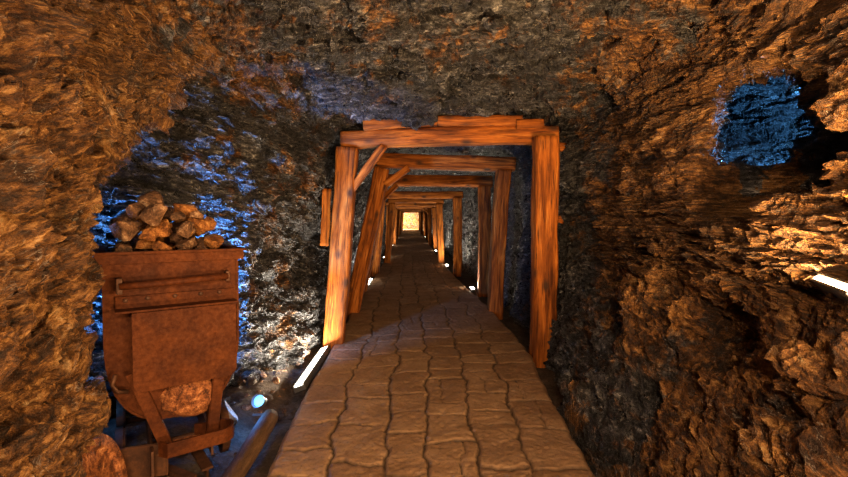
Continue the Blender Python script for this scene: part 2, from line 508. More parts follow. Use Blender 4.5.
def timber(name, p0, p1, w, t, parent, seed, face=(0, -1, 0), round_=.0, rough=1.0, taper=0.0):
    """a hewn, slightly bowed and waney timber from p0 to p1; w across, t through (along face)"""
    rg = np.random.RandomState(seed)
    p0 = np.array(p0, float); p1 = np.array(p1, float)
    d = p1 - p0; Ln = np.linalg.norm(d); d /= Ln
    f = np.array(face, float); f -= d * f.dot(d); f /= np.linalg.norm(f)
    s = np.cross(d, f)
    nl = max(6, int(Ln / .05)); ch = min(w, t) * (.10 + .12 * round_)
    prof = []
    hw, ht = w / 2, t / 2
    K = 4
    corners = [(-hw, -ht), (hw, -ht), (hw, ht), (-hw, ht)]
    for i in range(4):
        a = np.array(corners[i]); b = np.array(corners[(i + 1) % 4])
        dd = (b - a) / np.linalg.norm(b - a); L = np.linalg.norm(b - a)
        for q in range(K + 1):
            prof.append(a + dd * (ch + (L - 2 * ch) * q / K))
    prof = np.array(prof); n = len(prof)
    if round_ > 0:
        r = np.linalg.norm(prof, axis=1); ang = np.arctan2(prof[:, 1] / ht, prof[:, 0] / hw)
        ell = np.stack([np.cos(ang) * hw, np.sin(ang) * ht], 1)
        prof = prof * (1 - round_ * .8) + ell * round_ * .8
    bow = rg.uniform(-.02, .02, 2) * Ln / 2
    T = np.linspace(0, 1, nl + 1)
    V = []; G = []
    o = rg.uniform(0, 50, 3)
    for tt in T:
        k = 1 - taper * tt
        off = (s * bow[0] + f * bow[1]) * 4 * tt * (1 - tt)
        c = p0 + d * Ln * tt + off
        for a, b in prof:
            V.append(c + s * a * k + f * b * k); G.append((a + o[0], b + o[1], tt * Ln + o[2]))
    V = np.array(V, np.float32); G = np.array(G, np.float32)
    R = np.stack([prof[:, 0], prof[:, 1]], 1); R = R / np.linalg.norm(R, axis=1)[:, None]
    rad = np.tile(s * R[:, :1] + f * R[:, 1:], (nl + 1, 1))
    dn = (.020 * pn(G * np.array([1, 1, .35], np.float32), 5, seed) + .014 * pn(G * np.array([1, 1, .4], np.float32), 14, seed + 1)) * rough
    V = V + rad * dn[:, None]
    F = []
    for i in range(nl):
        for j in range(n):
            k = (j + 1) % n
            F.append((i * n + j, i * n + k, (i + 1) * n + k, (i + 1) * n + j))
    me = bpy.data.meshes.new(name)
    faces = F + [tuple(range(n))[::-1], tuple(nl * n + q for q in range(n))]
    if parent is not None:
        inv = parent.matrix_local_inv if False else None
        V = V - np.array(parent.location, np.float32)
    me.from_pydata([tuple(v) for v in V], [], faces); me.update()
    for p in me.polygons: p.use_smooth = True
    me.polygons[-1].use_smooth = False; me.polygons[-2].use_smooth = False
    a = me.attributes.new('grain', 'FLOAT_VECTOR', 'POINT'); a.data.foreach_set('vector', G.ravel())
    me.materials.append(WOOD)
    ob = bpy.data.objects.new(name, me); C.objects.link(ob); ob.parent = parent
    return ob

# ------------------------------------------------------------------ the rock
def rust_at(P):
    x, y, z = P[:, 0], P[:, 1], P[:, 2]
    r = np.full(len(P), .42, np.float32)
    r = np.where(x < -.9, np.interp(y, [0, 2.0, 2.5, 3.2, 5], [.95, .9, .30, .22, .40]), r)
    ov = (x < -.9) & (y > 1.9) & (y < 3.5) & (z > 1.40 + .95 * (y - 2.0))
    r = np.where(ov, .88, r)
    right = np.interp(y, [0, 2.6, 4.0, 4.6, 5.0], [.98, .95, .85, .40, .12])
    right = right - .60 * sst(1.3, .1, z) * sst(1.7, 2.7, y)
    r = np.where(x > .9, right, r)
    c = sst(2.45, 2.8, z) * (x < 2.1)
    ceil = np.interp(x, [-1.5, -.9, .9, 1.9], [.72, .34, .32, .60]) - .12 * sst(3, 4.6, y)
    r = r * (1 - c) + ceil * c
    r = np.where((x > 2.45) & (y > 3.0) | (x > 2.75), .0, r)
    r = np.where(y > 5.1, .20, r)
    r = np.where(y > 52, .6, r)
    return r

def build_rock():
    parts = []
    V, F = surface_net((-3.1, -2.6, -.38), (4.75, 7.3, 3.75), .036)
    V = relax(V, F, 1, .4)
    V, F = subdivide(V, F)
    V = relax(V, F, 1, .5)
    V = fine_displace(V, F)
    parts.append((V, F))
    V2, F2 = surface_net((-3.3, 7.0, -.3), (2.6, 60.0, 4.1), .085)
    V2 = relax(V2, F2, 1, .4)
    V2 = fine_displace(V2, F2, .9)
    parts.append((V2, F2))
    nv = len(V)
    V = np.concatenate([V, V2]); F = np.concatenate([F, F2 + nv])
    cen = V[F].mean(1)
    nrm = np.cross(V[F[:, 2]] - V[F[:, 0]], V[F[:, 3]] - V[F[:, 1]])
    nrm /= np.maximum(np.linalg.norm(nrm, axis=1), 1e-9)[:, None]
    fz = np.maximum(0, cen[:, 1] - 12) * .0175
    hollow = (cen[:, 0] > 1.95) & (cen[:, 1] > 2.0) & (cen[:, 1] < 5.6)
    ce = (cen[:, 2] - fz > 2.42) & (cen[:, 0] > -1.25) & (cen[:, 0] < 1.75) & ~hollow
    end = (cen[:, 1] > 57.5) & ~ce
    bk = (cen[:, 1] < -1.7) & ~ce
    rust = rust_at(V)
    sel = [('ceiling', ce), ('wall_end', end), ('wall_bounce', bk),
           ('wall_left', ~ce & ~end & ~bk & (cen[:, 0] < .2)), ('wall_right', ~ce & ~end & ~bk & (cen[:, 0] >= .2))]
    lab = {'ceiling': 'rough dark schist roof of the mine gallery', 'wall_left': 'rough rock wall on the mine cart side, rusty near the camera',
           'wall_right': 'rust-orange rock wall with a hollow lit blue', 'wall_end': 'lit rock wall closing the far end of the gallery',
           'wall_bounce': 'added rock wall behind the viewpoint, closing the gallery for bounced light'}
    cat = {'ceiling': 'ceiling'}
    for nme, msk in sel:
        f = F[msk]
        if not len(f): continue
        u, inv = np.unique(f, return_inverse=True)
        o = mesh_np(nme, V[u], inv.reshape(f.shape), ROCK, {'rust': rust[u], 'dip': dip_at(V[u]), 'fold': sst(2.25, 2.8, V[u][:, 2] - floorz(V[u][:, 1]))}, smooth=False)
        tag(o, lab[nme], cat.get(nme, 'wall'), kind='structure')
build_rock()

# ------------------------------------------------------------------ ground and paving
PATH_Y = [-2.5, 1.5, 2.5, 3.6, 4.6, 5.6, 7.4, 10.5, 17, 58]
PATH_R = [.98, 1.04, 1.12, 1.24, 1.37, 1.43, 1.44, 1.32, 1.20, 1.18]
PATH_L = [-.80, -.83, -.88, -.93, -.95, -.97, -1.02, -1.02, -1.0, -1.0]

def ground_h(X, Y):
    P = np.stack([X.ravel(), Y.ravel(), np.zeros(X.size)], 1).astype(np.float32)
    n = (.05 * pn(P, 1.6, 71) + .035 * pn(P, 5, 72) + .02 * pn(P, 13, 73) + .01 * pn(P, 30, 74)).reshape(X.shape)
    left = sst(-1.08, -1.45, X)
    g = -.13 + .13 * left
    return g + n * (.4 + .7 * left) + floorz(Y)

def build_ground():
    def sheet(xs, ys):
        X, Y = np.meshgrid(xs, ys, indexing='ij')
        Z = ground_h(X, Y)
        V = np.stack([X.ravel(), Y.ravel(), Z.ravel()], 1)
        i, j = np.meshgrid(np.arange(len(xs) - 1), np.arange(len(ys) - 1), indexing='ij')
        a = (i * len(ys) + j).ravel()
        return V, np.stack([a, a + len(ys), a + len(ys) + 1, a + 1], 1)
    ys = np.concatenate([np.arange(-2.6, 1.5, .1), np.arange(1.5, 6, .03), np.arange(6, 12, .1), np.arange(12, 60.2, .4)])
    V, F = sheet(np.arange(-3.2, 2.7, .035), ys)
    o = mesh_np('floor', V, F, DIRT); tag(o, 'dark earth floor and gutters beside the paved path', 'floor', kind='structure')

    # paving: irregular flagstones laid in wavering columns
    rg = np.random.RandomState(5)
    ys = np.concatenate([np.arange(-2.4, 2.0, .06), np.arange(2.0, 6.0, .0125), np.arange(6.0, 10, .03), np.arange(10, 20, .08), np.arange(20, 57.5, .25)])
    us = np.linspace(0, 1, 185)
    U, Y = np.meshgrid(us, ys, indexing='ij')
    P0 = np.stack([U.ravel() * 2, Y.ravel(), np.zeros(U.size)], 1).astype(np.float32)
    P1 = P0.copy(); P1[:, 0] = 0
    le = (np.interp(Y, PATH_Y, PATH_L) + (.030 * pn(P1, 1.8, 81) + .02 * pn(P1, 6, 82)).reshape(U.shape))
    re_ = (np.interp(Y, PATH_Y, PATH_R) + (.035 * pn(P1, 1.9, 83) + .03 * pn(P1, 5, 84)).reshape(U.shape))
    X = le + (re_ - le) * U
    PX = np.stack([X.ravel(), Y.ravel(), np.zeros(X.size)], 1).astype(np.float32)
    wob = (.09 * pn(PX, 1.5, 85) + .06 * pn(PX, 4.2, 86) + .028 * pn(PX, 11, 87) + .010 * pn(PX, 28, 98)).reshape(X.shape)
    wob2 = (.16 * pn(PX, 1.3, 95) + .05 * pn(PX, 5, 96) + .022 * pn(PX, 12, 97) + .010 * pn(PX, 28, 99)).reshape(X.shape)
    W = re_ - le
    cols = np.array([0, .17, .345, .49, .655, .82, 1.0])
    S = U + wob / 2.1 * sst(0, .08, U) * sst(1, .92, U)
    ci = np.clip(np.searchsorted(cols, S.ravel(), side='right') - 1, 0, 5).reshape(S.shape)
    dcol = np.full(S.shape, 9.0)
    for c in cols[1:-1]: dcol = np.minimum(dcol, np.abs(S - c) * 2.1)
    dj = dcol.copy(); sid = np.zeros(S.shape, np.int64)
    for k in range(6):
        yy = -3 + rg.rand() * .4; rows = []
        while yy < 60:
            rows.append(yy); yy += rg.uniform(.24, .52)
        rows = np.array(rows)
        yv = (Y + wob2)
        r = np.searchsorted(rows, yv.ravel()).reshape(yv.shape)
        d = np.minimum(np.abs(yv - rows[np.clip(r - 1, 0, len(rows) - 1)]), np.abs(yv - rows[np.clip(r, 0, len(rows) - 1)]))
        m = ci == k
        dj = np.where(m, np.minimum(dj, d), dj); sid = np.where(m, r * 11 + k, sid)
        # some flags are cracked across
        for q in range(len(rows) - 1):
            if rg.rand() < .22 and rows[q] < 20:
                cx0 = cols[k] + (cols[k + 1] - cols[k]) * rg.uniform(.25, .75); sl = rg.uniform(-.25, .25)
                mm = m & (r == q + 1)
                dd = np.abs((S - cx0) * 2.1 + sl * (yv - rows[q] - .2)) * 1.6 + .003
                dj = np.where(mm, np.minimum(dj, dd), dj)
    hsh = _R[_hash(sid.ravel(), sid.ravel() * 3 + 1, sid.ravel() * 0, 9) & np.uint32(4095)].reshape(*S.shape, 4)
    far = sst(30, 8, Y)
    jv = (np.exp(-(np.maximum(0, dj - .003 * pn(PX, 3, 94).reshape(S.shape) - .001) / .0085) ** 2)) * far
    pit = np.clip(pn(PX * np.array([1, 1.6, 1], np.float32), 26, 88).reshape(S.shape) - .16, 0, 1)
    Z = floorz(Y) + .004 + (hsh[..., 0] - .5) * .006 * far - .020 * jv - .002 * (np.exp(-(dj / .03) ** 2)) * far - .030 * pit * far
    Z = Z + (.008 * pn(PX, 3, 89) + .006 * pn(PX, 10, 90) + .005 * pn(PX, 30, 92)).reshape(S.shape)
    edge = np.minimum(U, 1 - U) * W
    Z = Z - .03 * np.exp(-(edge / .018) ** 2)
    n, m_ = S.shape
    V = np.stack([X.ravel(), Y.ravel(), Z.ravel()], 1)
    Vl = np.stack([X[0] - .01, Y[0], Z[0] * 0 + floorz(Y[0]) - .2], 1); Vr = np.stack([X[-1] + .01, Y[0], floorz(Y[0]) - .2], 1)
    i, j = np.meshgrid(np.arange(n - 1), np.arange(m_ - 1), indexing='ij'); a = (i * m_ + j).ravel()
    F = np.stack([a, a + m_, a + m_ + 1, a + 1], 1)
    j = np.arange(m_ - 1); b0 = n * m_; b1 = b0 + m_
    F = np.concatenate([F, np.stack([b0 + j, j, j + 1, b0 + j + 1], 1), np.stack([(n - 1) * m_ + j, b1 + j, b1 + j + 1, (n - 1) * m_ + j + 1], 1)])
    V = np.concatenate([V, Vl, Vr])
    z = np.zeros(2 * m_)
    o = mesh_np('path', V, F, PAVE, {'joint': np.concatenate([(jv * 1.0).ravel(), z]), 'tone': np.concatenate([hsh[..., 1].ravel(), z + .3])})
    tag(o, 'irregular brown flagstone path running down the gallery', 'path', kind='structure')
build_ground()

# ------------------------------------------------------------------ timber frames
def frame(label, y, posts, beam, extras=(), seed=0, w=.25):
    fz = float(floorz(y))
    t = empty('timber_frame', (0, y, fz))
    tag(t, label, 'timber frame', 'timber support frames along the gallery', 'thing')
    for k, (a, b, ww, tt) in enumerate(posts):
        timber('post', (a[0], a[1], a[2] + fz), (b[0], b[1], b[2] + fz), ww, tt, t, seed + k)
    a, b, hh, tt = beam
    timber('cap_beam', (a[0], a[1], a[2] + fz), (b[0], b[1], b[2] + fz), hh, tt, t, seed + 5, round_=.35)
    for k, (nm, a, b, hh, tt) in enumerate(extras):
        timber(nm, (a[0], a[1], a[2] + fz), (b[0], b[1], b[2] + fz), hh, tt, t, seed + 7 + k, round_=.2 if nm == 'brace' else .5)
    return t

frame('nearest timber frame, cap beam topped with two round logs, brace at one corner', 5.0,
      [((-.97, 5.30, -.10), (-.775, 5.32, 2.44), .25, .24), ((1.54, 4.80, -.20), (1.555, 4.80, 2.49), .265, .22)],
      ((-.84, 5.36, 2.55), (1.74, 4.95, 2.545), .21, .24),
      [('brace', (-.72, 5.28, 1.93), (-.32, 5.22, 2.46), .10, .09),
       ('lagging_log', (-.56, 5.22, 2.71), (.34, 5.12, 2.75), .14, .16),
       ('lagging_log', (.34, 5.10, 2.74), (1.32, 4.96, 2.71), .13, .16),
       ('block', (1.24, 4.92, 2.66), (1.55, 4.90, 2.66), .12, .14),
       ('side_board', (-1.10, 5.42, 1.22), (-1.06, 5.42, 1.95), .12, .05),
       ('stub', (1.60, 4.99, 2.42), (1.86, 5.02, 2.42), .11, .1),
       ('stub', (1.60, 4.99, 1.56), (1.84, 5.02, 1.55), .11, .1)], 100)
frame('second timber frame, with the strongly leaning post on its lamp side', 7.2,
      [((-1.02, 7.2, -.12), (-.48, 7.2, 2.44), .25, .24), ((1.47, 7.2, -.16), (1.61, 7.2, 2.42), .235, .24)],
      ((-.56, 7.22, 2.58), (1.80, 7.25, 2.53), .25, .24),
      [('brace', (-.42, 7.12, 2.16), (-.02, 7.10, 2.44), .11, .09)], 120)
frame('third timber frame, dark beam and dark posts in shadow', 9.4,
      [((-1.12, 9.4, -.12), (-.62, 9.4, 2.34), .24, .24), ((1.66, 9.4, -.14), (1.66, 9.4, 2.34), .26, .24)],
      ((-.62, 9.42, 2.47), (1.84, 9.45, 2.45), .26, .24),
      [('brace', (-.66, 9.3, 1.98), (-.28, 9.28, 2.36), .11, .09)], 140)
frame('fourth timber frame, pale level beam above two even posts', 12.7,
      [((-1.08, 12.7, -.1), (-.86, 12.7, 2.28), .25, .24), ((1.43, 12.7, -.1), (1.42, 12.7, 2.28), .25, .24)],
      ((-.98, 12.72, 2.38), (1.60, 12.75, 2.37), .22, .24), (), 160)
names = ['fifth', 'sixth', 'seventh', 'eighth', 'ninth', 'tenth', 'eleventh', 'twelfth', 'thirteenth', 'fourteenth']
yy = [15.6, 19.0, 22.1, 26.0, 29.0, 32.6, 36.8, 41.2, 46.2, 51.5]
xr = [1.17, 1.36, 1.38, 1.24, 1.36, 1.30, 1.34, 1.16, 1.26, 1.2]
xl = [-.86, -1.02, -1.08, -.98, -1.08, -1.04, -1.08, -1.02, -1.05, -1.0]
for k in range(10):
    rg = random.Random(k)
    y = yy[k]; ln = rg.uniform(.05, .22); lr = rg.uniform(-.02, .12)
    ex = [('brace', (xr[k] - lr - .08, y - .1, 1.95), (xr[k] - .45, y - .1, 2.26), .1, .09)] if k in (3, 5) else []
    frame(f'{names[k]} timber frame down the gallery, counted from the camera', y,
          [((xl[k], y, -.1), (xl[k] + ln, y, 2.2), .23, .22), ((xr[k], y, -.1), (xr[k] - lr, y, 2.2), .23, .22)],
          ((xl[k] + ln - .14, y, 2.29), (xr[k] - lr + .16, y, 2.29), .19, .22), ex, 180 + 10 * k)

# ------------------------------------------------------------------ lamps
def area(name, loc, rot, sx, sy, power, col, parent=None, spread=PI):
    l = bpy.data.lights.new(name, 'AREA'); l.shape = 'RECTANGLE'; l.size = sx; l.size_y = sy
    l.energy = power; l.color = col; l.spread = spread
    o = bpy.data.objects.new(name, l); C.objects.link(o); o.location = loc; o.rotation_euler = rot
    if parent: o.parent = parent
    return o

def strip(label, x, y, L, tilt, glow, power, col, group, z=None, rz=0.0, w=.075, cat='floor light', name='floor_light', lab_z=0):
    z = float(floorz(y)) - .005 if z is None else z
    t = empty(name, (x, y, z)); t.rotation_euler = (0, tilt, rz)
    tag(t, label, cat, group, 'thing')
    bm = bmesh.new()
    box(bm, (0, 0, -.03), (w + .03, L + .04, .05), .006)
    box(bm, (-w / 2 - .008, 0, 0), (.012, L + .04, .03), .002); box(bm, (w / 2 + .008, 0, 0), (.012, L + .04, .03), .002)
    obj('housing', bm, ALU, t)
    bm = bmesh.new(); box(bm, (0, 0, .002), (w, L, .014), .004)
    obj('diffuser', bm, glow, t)
    area('lamp', (0, 0, .02), (PI, 0, 0), w, L, power, col, t)
    return t

WH = (1.0, .86, .66)
LG = 'white strip lights along the path edge'
strip('long white strip light in the gutter between cart and first frame post', -1.04, 4.52, 1.2, math.radians(-20), WHITE_GLOW, 75, WH, LG, z=-.01, w=.085)
lefts = [(11.0, 1.1), (18.0, .9), (25.0, .9), (34.0, .9), (50.0, .9)]
ordn = ['second', 'third', 'fourth', 'fifth', 'sixth']
for (y, L), nme in zip(lefts, ordn):
    strip(f'{nme} white strip light along the cart side of the path', -1.07, y, L, math.radians(10), WHITE_GLOW, 55, WH, LG)
rights = [(9.78, .3), (14.8, .5), (21.2, .6), (27.0, .6), (35.5, .6), (44, .6)]
ordn = ['nearest', 'second', 'third', 'fourth', 'fifth', 'sixth']
for (y, L), nme in zip(rights, ordn):
    strip(f'{nme} white strip light along the path edge away from the cart', 1.455 if y < 12 else 1.30, y, L, math.radians(-10), WHITE_GLOW, 55, WH, LG)

# warm strip on the ledge of the right wall
strip('warm strip light lying on a ledge of the orange right wall', 1.80, 1.72, .46, math.radians(-42), WARM_GLOW, 75, (1.0, .58, .22), None,
      z=1.245, w=.026, rz=math.radians(-32), cat='strip light', name='strip_light')

# small round blue spot
def blue_spot():
    t = empty('spotlight', (-1.18, 3.27, .03))
    tag(t, 'small round blue spotlight glowing on the ground beside the cart', 'spotlight', None, 'thing')
    R = Euler((math.radians(62), 0, math.radians(-14))).to_matrix().to_4x4()
    bm = bmesh.new()
    r = bmesh.ops.create_cone(bm, cap_ends=True, segments=24, radius1=.035, radius2=.05, depth=.09)
    bmesh.ops.transform(bm, matrix=Matrix.Translation((0, 0.03, .075)) @ R, verts=bm.verts)
    obj('housing', bm, ALU, t)
    bm = bmesh.new(); bmesh.ops.create_uvsphere(bm, u_segments=20, v_segments=10, radius=.043)
    bmesh.ops.transform(bm, matrix=Matrix.Translation((0.008, -.012, .098)) @ R @ Matrix.Diagonal((1, 1, .4, 1)), verts=bm.verts)
    obj('lens', bm, BLUE_GLOW, t, True)
    bm = bmesh.new(); bar(bm, (-.055, .03, -.08), (-.055, .03, .09), .01, .02); bar(bm, (.055, .03, -.08), (.055, .03, .09), .01, .02); bar(bm, (-.06, .03, -.03), (.06, .03, -.03), .02, .012)
    obj('bracket', bm, ALU, t)
blue_spot()
def point(name, loc, power, col, r=.04):
    l = bpy.data.lights.new(name, 'POINT'); l.energy = power; l.color = col; l.shadow_soft_size = r
    o = bpy.data.objects.new(name, l); C.objects.link(o); o.location = loc; return o
BL = (.09, .34, 1.0)
point('blue_light', (-1.22, 3.16, .13), 4, BL)
area('blue_light', (-1.85, 3.25, .75), (math.radians(108), 0, math.radians(26)), .2, .1, 300, BL, None, math.radians(160))
point('blue_light', (-1.92, 2.62, 1.25), 34, BL, .08)  # unseen fill light added behind the near rock, spreads blue through the bay
# blue lamp inside the hollow of the right wall, out of sight below the opening
point('blue_light', (3.70, 3.50, 1.95), 380, (.12, .45, 1.0), .06)
# warm light from unseen sources behind and beside the viewpoint
WA = (1.0, .585, .26)
area('warm_light', (1.45, .55, 1.2), (math.radians(165), math.radians(-22), 0), .1, 1.2, 190, WA)  # added to brighten the upper right wall
area('warm_light', (1.0, .1, .25), (math.radians(112), 0, math.radians(52)), 1.2, .1, 70, WA)
area('warm_light', (.95, -.5, .25), (math.radians(128), 0, math.radians(-8)), 1.2, .1, 50, WA)  # added low down to light the frames and roof
area('warm_light', (0, -1.2, 2.3), (math.radians(60), 0, 0), 1.0, .4, 150, (1.0, .64, .36))  # added overhead to light the path
# lit room at the far end
area('end_lamp', (-.9, 56.6, 3.2), (math.radians(40), 0, 0), 1.5, 1.0, 2500, (1.0, .72, .40))


# ------------------------------------------------------------------ mine cart
CX, CY, CA = -1.618, 2.25, math.atan2(.552, .833)
def cl(u, v, z=0.0):
    c, s_ = math.cos(CA), math.sin(CA)
    return Vector((CX + u * c - v * s_, CY + u * s_ + v * c, z))

def build_cart():
    t = empty('mine_cart', (CX, CY, 0), CA)
    tag(t, 'rusty iron tipping mine cart heaped with ore, flat flap on its end', 'mine cart', None, 'thing')
    um, hw = .335, .335
    Ln = .95
    def outline(off, n=26):
        pts = [(um - hw + off, 1.335), (um - hw + off, 1.1)]
        for k in range(n + 1):
            a = PI + PI * k / n
            ca, sa = math.cos(a), math.sin(a)
            e = .72
            pts.append((um + (hw - off) * math.copysign(abs(ca) ** e, ca), .86 + (.47 - off) * -abs(sa) ** .9))
        pts += [(um + hw - off, 1.1), (um + hw - off, 1.335)]
        return pts
    # tub shell
    bm = bmesh.new()
    o, i_ = outline(0), outline(.012)
    rings = []
    for v in (0.0, Ln):
        rings.append([(a, v, b) for a, b in o] + [(a, v, b) for a, b in reversed(i_)])
    loft(bm, rings)
    obj('tub', bm, RUST, t, False)
    # end plates
    for v in (0.006, Ln - .02):
        bm = bmesh.new()
        loft(bm, [[(a, v, b) for a, b in outline(.002)], [(a, v + .014, b) for a, b in outline(.002)]])
        obj('end_plate', bm, RUST, t)
    # rim: angle iron all round
    bm = bmesh.new()
    for (a, b) in (((-.03, -.022), (.70, -.022)), ((-.03, Ln + .02), (.70, Ln + .02)), ((-.018, -.03), (-.018, Ln + .03)), ((.688, -.03), (.688, Ln + .03))):
        bar(bm, (a[0], a[1], 1.345), (b[0], b[1], 1.345), .05, .014, bev=.003)
    bar(bm, (-.03, -.010, 1.315), (.70, -.010, 1.315), .012, .06, bev=.003)
    bar(bm, (.676, 0, 1.315), (.676, Ln, 1.315), .012, .06, bev=.003)
    bar(bm, (-.006, 0, 1.315), (-.006, Ln, 1.315), .012, .06, bev=.003)
    obj('rim', bm, RUST, t)
    # push rod on brackets
    bm = bmesh.new()
    tube(bm, [(.075, -.062, 1.172), (.2, -.066, 1.174), (.45, -.066, 1.184), (.60, -.058, 1.19)], .019, 12)
    ph = obj('push_rod', bm, RUST, t, True)
    bm = bmesh.new()
    box(bm, (.075, -.03, 1.172), (.028, .075, .085), .006)
    obj('bracket', bm, IRON, t); bm = bmesh.new()
    box(bm, (.60, -.025, 1.19), (.022, .07, .06), .006)
    obj('bracket', bm, IRON, t)
    # flap
    bm = bmesh.new()
    def rr(u0, u1, z0, z1, r, v):
        p = []
        for cxx, czz, a0 in ((u1 - r, z1 - .004, 0), (u0 + .004, z1 - .004, 90), (u0 + r, z0 + r, 180), (u1 - r, z0 + r, 270)):
            rad = r if a0 >= 180 else .004
            cx2 = cxx if a0 >= 180 or a0 == 90 else u1 - .004
            for q in range(7):
                a = math.radians(a0 + q * 15)
                p.append((cx2 + rad * math.cos(a), v, czz + rad * math.sin(a)))
        return p
    loft(bm, [rr(.125, .632, .605, 1.03, .05, -.105), rr(.125, .632, .605, 1.03, .05, -.093)])
    fl = obj('flap', bm, RUST, t)
    bm = bmesh.new()
    bar(bm, (.055, -.053, 1.040), (.645, -.053, 1.040), .115, .012, bev=.003)
    bar(bm, (.055, -.004, 1.075), (.645, -.004, 1.075), .012, .07, bev=.003)
    obj('hinge_strip', bm, RUST, t)
    for u, z in ((.10, 1.088), (.20, 1.092), (.33, 1.092), (.46, 1.092), (.56, 1.092)):
        bm = bmesh.new(); bmesh.ops.create_uvsphere(bm, u_segments=12, v_segments=8, radius=.012)
        bmesh.ops.transform(bm, matrix=Matrix.Translation((u, -.012, z)) @ Matrix.Diagonal((1, .6, 1, 1)), verts=bm.verts)
        obj('rivet', bm, IRON, t, True)
    # flaked rust block at the tub's foot (the pivot casting)
    bm = bmesh.new()
    bmesh.ops.create_icosphere(bm, subdivisions=4, radius=1)
    for v in bm.verts:
        p = v.co.copy(); q = np.array([[p.x * 2, p.y * 2, p.z * 2]], np.float32)
        v.co = Vector((.40 + p.x * .15, .03 + p.y * .09, .50 + p.z * .13)) * 1.0
        v.co += p * float(.03 * pn(q, 1.5, 5)[0] + .012 * pn(q, 5, 6)[0])
    obj('pivot_casting', bm, RUST2, t, True)
    # stand: two splayed angle legs, front and back
    for v in (-.045, .86):
        for (a, b) in (((.12, .70), (.285, .21)), ((.56, .72), (.50, .21))):
            bm = bmesh.new()
            bar(bm, (a[0], v, a[1]), (b[0], v, b[1]), .058, .012, up=(0, 1, 0), bev=.003)
            s = .028 if a[0] < .3 else -.028
            bar(bm, (a[0] + s, v + .028, a[1]), (b[0] + s, v + .028, b[1]), .012, .055, up=(0, 1, 0), bev=.003)
            obj('stand_leg', bm, RUST, t)
    # hook on the left of the stand
    bm = bmesh.new()
    tube(bm, [(.10, -.03, .60), (.055, -.05, .615), (.035, -.06, .66), (.05, -.06, .71)], .011, 8)
    obj('hook', bm, IRON, t, True)
    # bumper: a flat bar bent in a loop
    bm = bmesh.new()
    pts = [(.235, -.10), (.27, -.15), (.52, -.15)]
    for k in range(9):
        a = math.radians(-90 + k * 22.5); pts.append((.535 + .075 * math.cos(a), -.075 + .075 * math.sin(a)))
    pts += [(.46, 0.0), (.42, .02)]
    outp, inn = [], []
    for k, p in enumerate(pts):
        a = Vector(pts[max(k - 1, 0)]); b = Vector(pts[min(k + 1, len(pts) - 1)]); d = (b - a).normalized(); nrm = Vector((-d.y, d.x)) * .007
        outp.append(Vector(p) - nrm); inn.append(Vector(p) + nrm)
    z0, z1 = .235, .315
    rings = [[(outp[k].x, outp[k].y, z0), (inn[k].x, inn[k].y, z0), (inn[k].x, inn[k].y, z1), (outp[k].x, outp[k].y, z1)] for k in range(len(pts))]
    loft(bm, rings)
    obj('bumper', bm, RUST, t)
    bm = bmesh.new()
    box(bm, (.42, -.06, .245), (.30, .16, .012), .003)
    obj('coupling_plate', bm, RUST2, t)
    # underframe
    bm = bmesh.new()
    bar(bm, (.20, -.14, .20), (.20, .95, .20), .014, .17, bev=.004)
    bar(bm, (.50, -.06, .20), (.50, .95, .20), .014, .13, bev=.004)
    bar(bm, (-.02, .02, .20), (.27, -.08, .20), .014, .17, bev=.004)
    bar(bm, (.05, .90, .20), (.62, .90, .20), .014, .14, bev=.004)
    obj('underframe', bm, IRON, t)
    for v in (.24, .72):
        bm = bmesh.new(); tube(bm, [(.03, v, .15), (.64, v, .15)], .022, 10)
        obj('axle', bm, IRON, t, True)
        for u in (.06, .61):
            w = obj('wheel', wheel_bm(.15, .05, Matrix.Translation((u, v, .15)) @ Matrix.Rotation(PI / 2, 4, 'Y')), IRON, t)

def wheel_bm(r, w, M):
    bm = bmesh.new()
    prof = [(.0, .5), (.16, .5), (.2, .42), (.24, .12), (.70, .12), (.76, .42), (.90, .46), (.92, .28), (1.0, .26), (1.0, -.5), (.78, -.5), (.72, -.1), (.24, -.1), (.2, -.42), (.16, -.5), (0, -.5)]
    n = 40; rings = []
    for k in range(n):
        a = 2 * PI * k / n
        rings.append([M @ Vector((p[0] * r * math.cos(a), p[0] * r * math.sin(a), p[1] * w)) for p in prof])
    vs = [[bm.verts.new(p) for p in r_] for r_ in rings]
    for k in range(n):
        q = (k + 1) % n
        for j in range(len(prof) - 1):
            bm.faces.new((vs[k][j], vs[k][j + 1], vs[q][j + 1], vs[q][j]))
    bmesh.ops.remove_doubles(bm, verts=bm.verts, dist=1e-5)
    return bm
build_cart()

wl = obj('cart_wheel', wheel_bm(.255, .07, Matrix.Translation((0, 0, .25)) @ Matrix.Rotation(math.radians(-4), 4, 'X') @ Matrix.Rotation(math.radians(82), 4, 'X')), RUST2)
wl.location = (-1.48, 1.97, .0); wl.rotation_euler = (0, 0, math.radians(100))
tag(wl, 'loose rusty iron wheel standing by the near rock in front of the cart', 'wheel', None, 'thing')

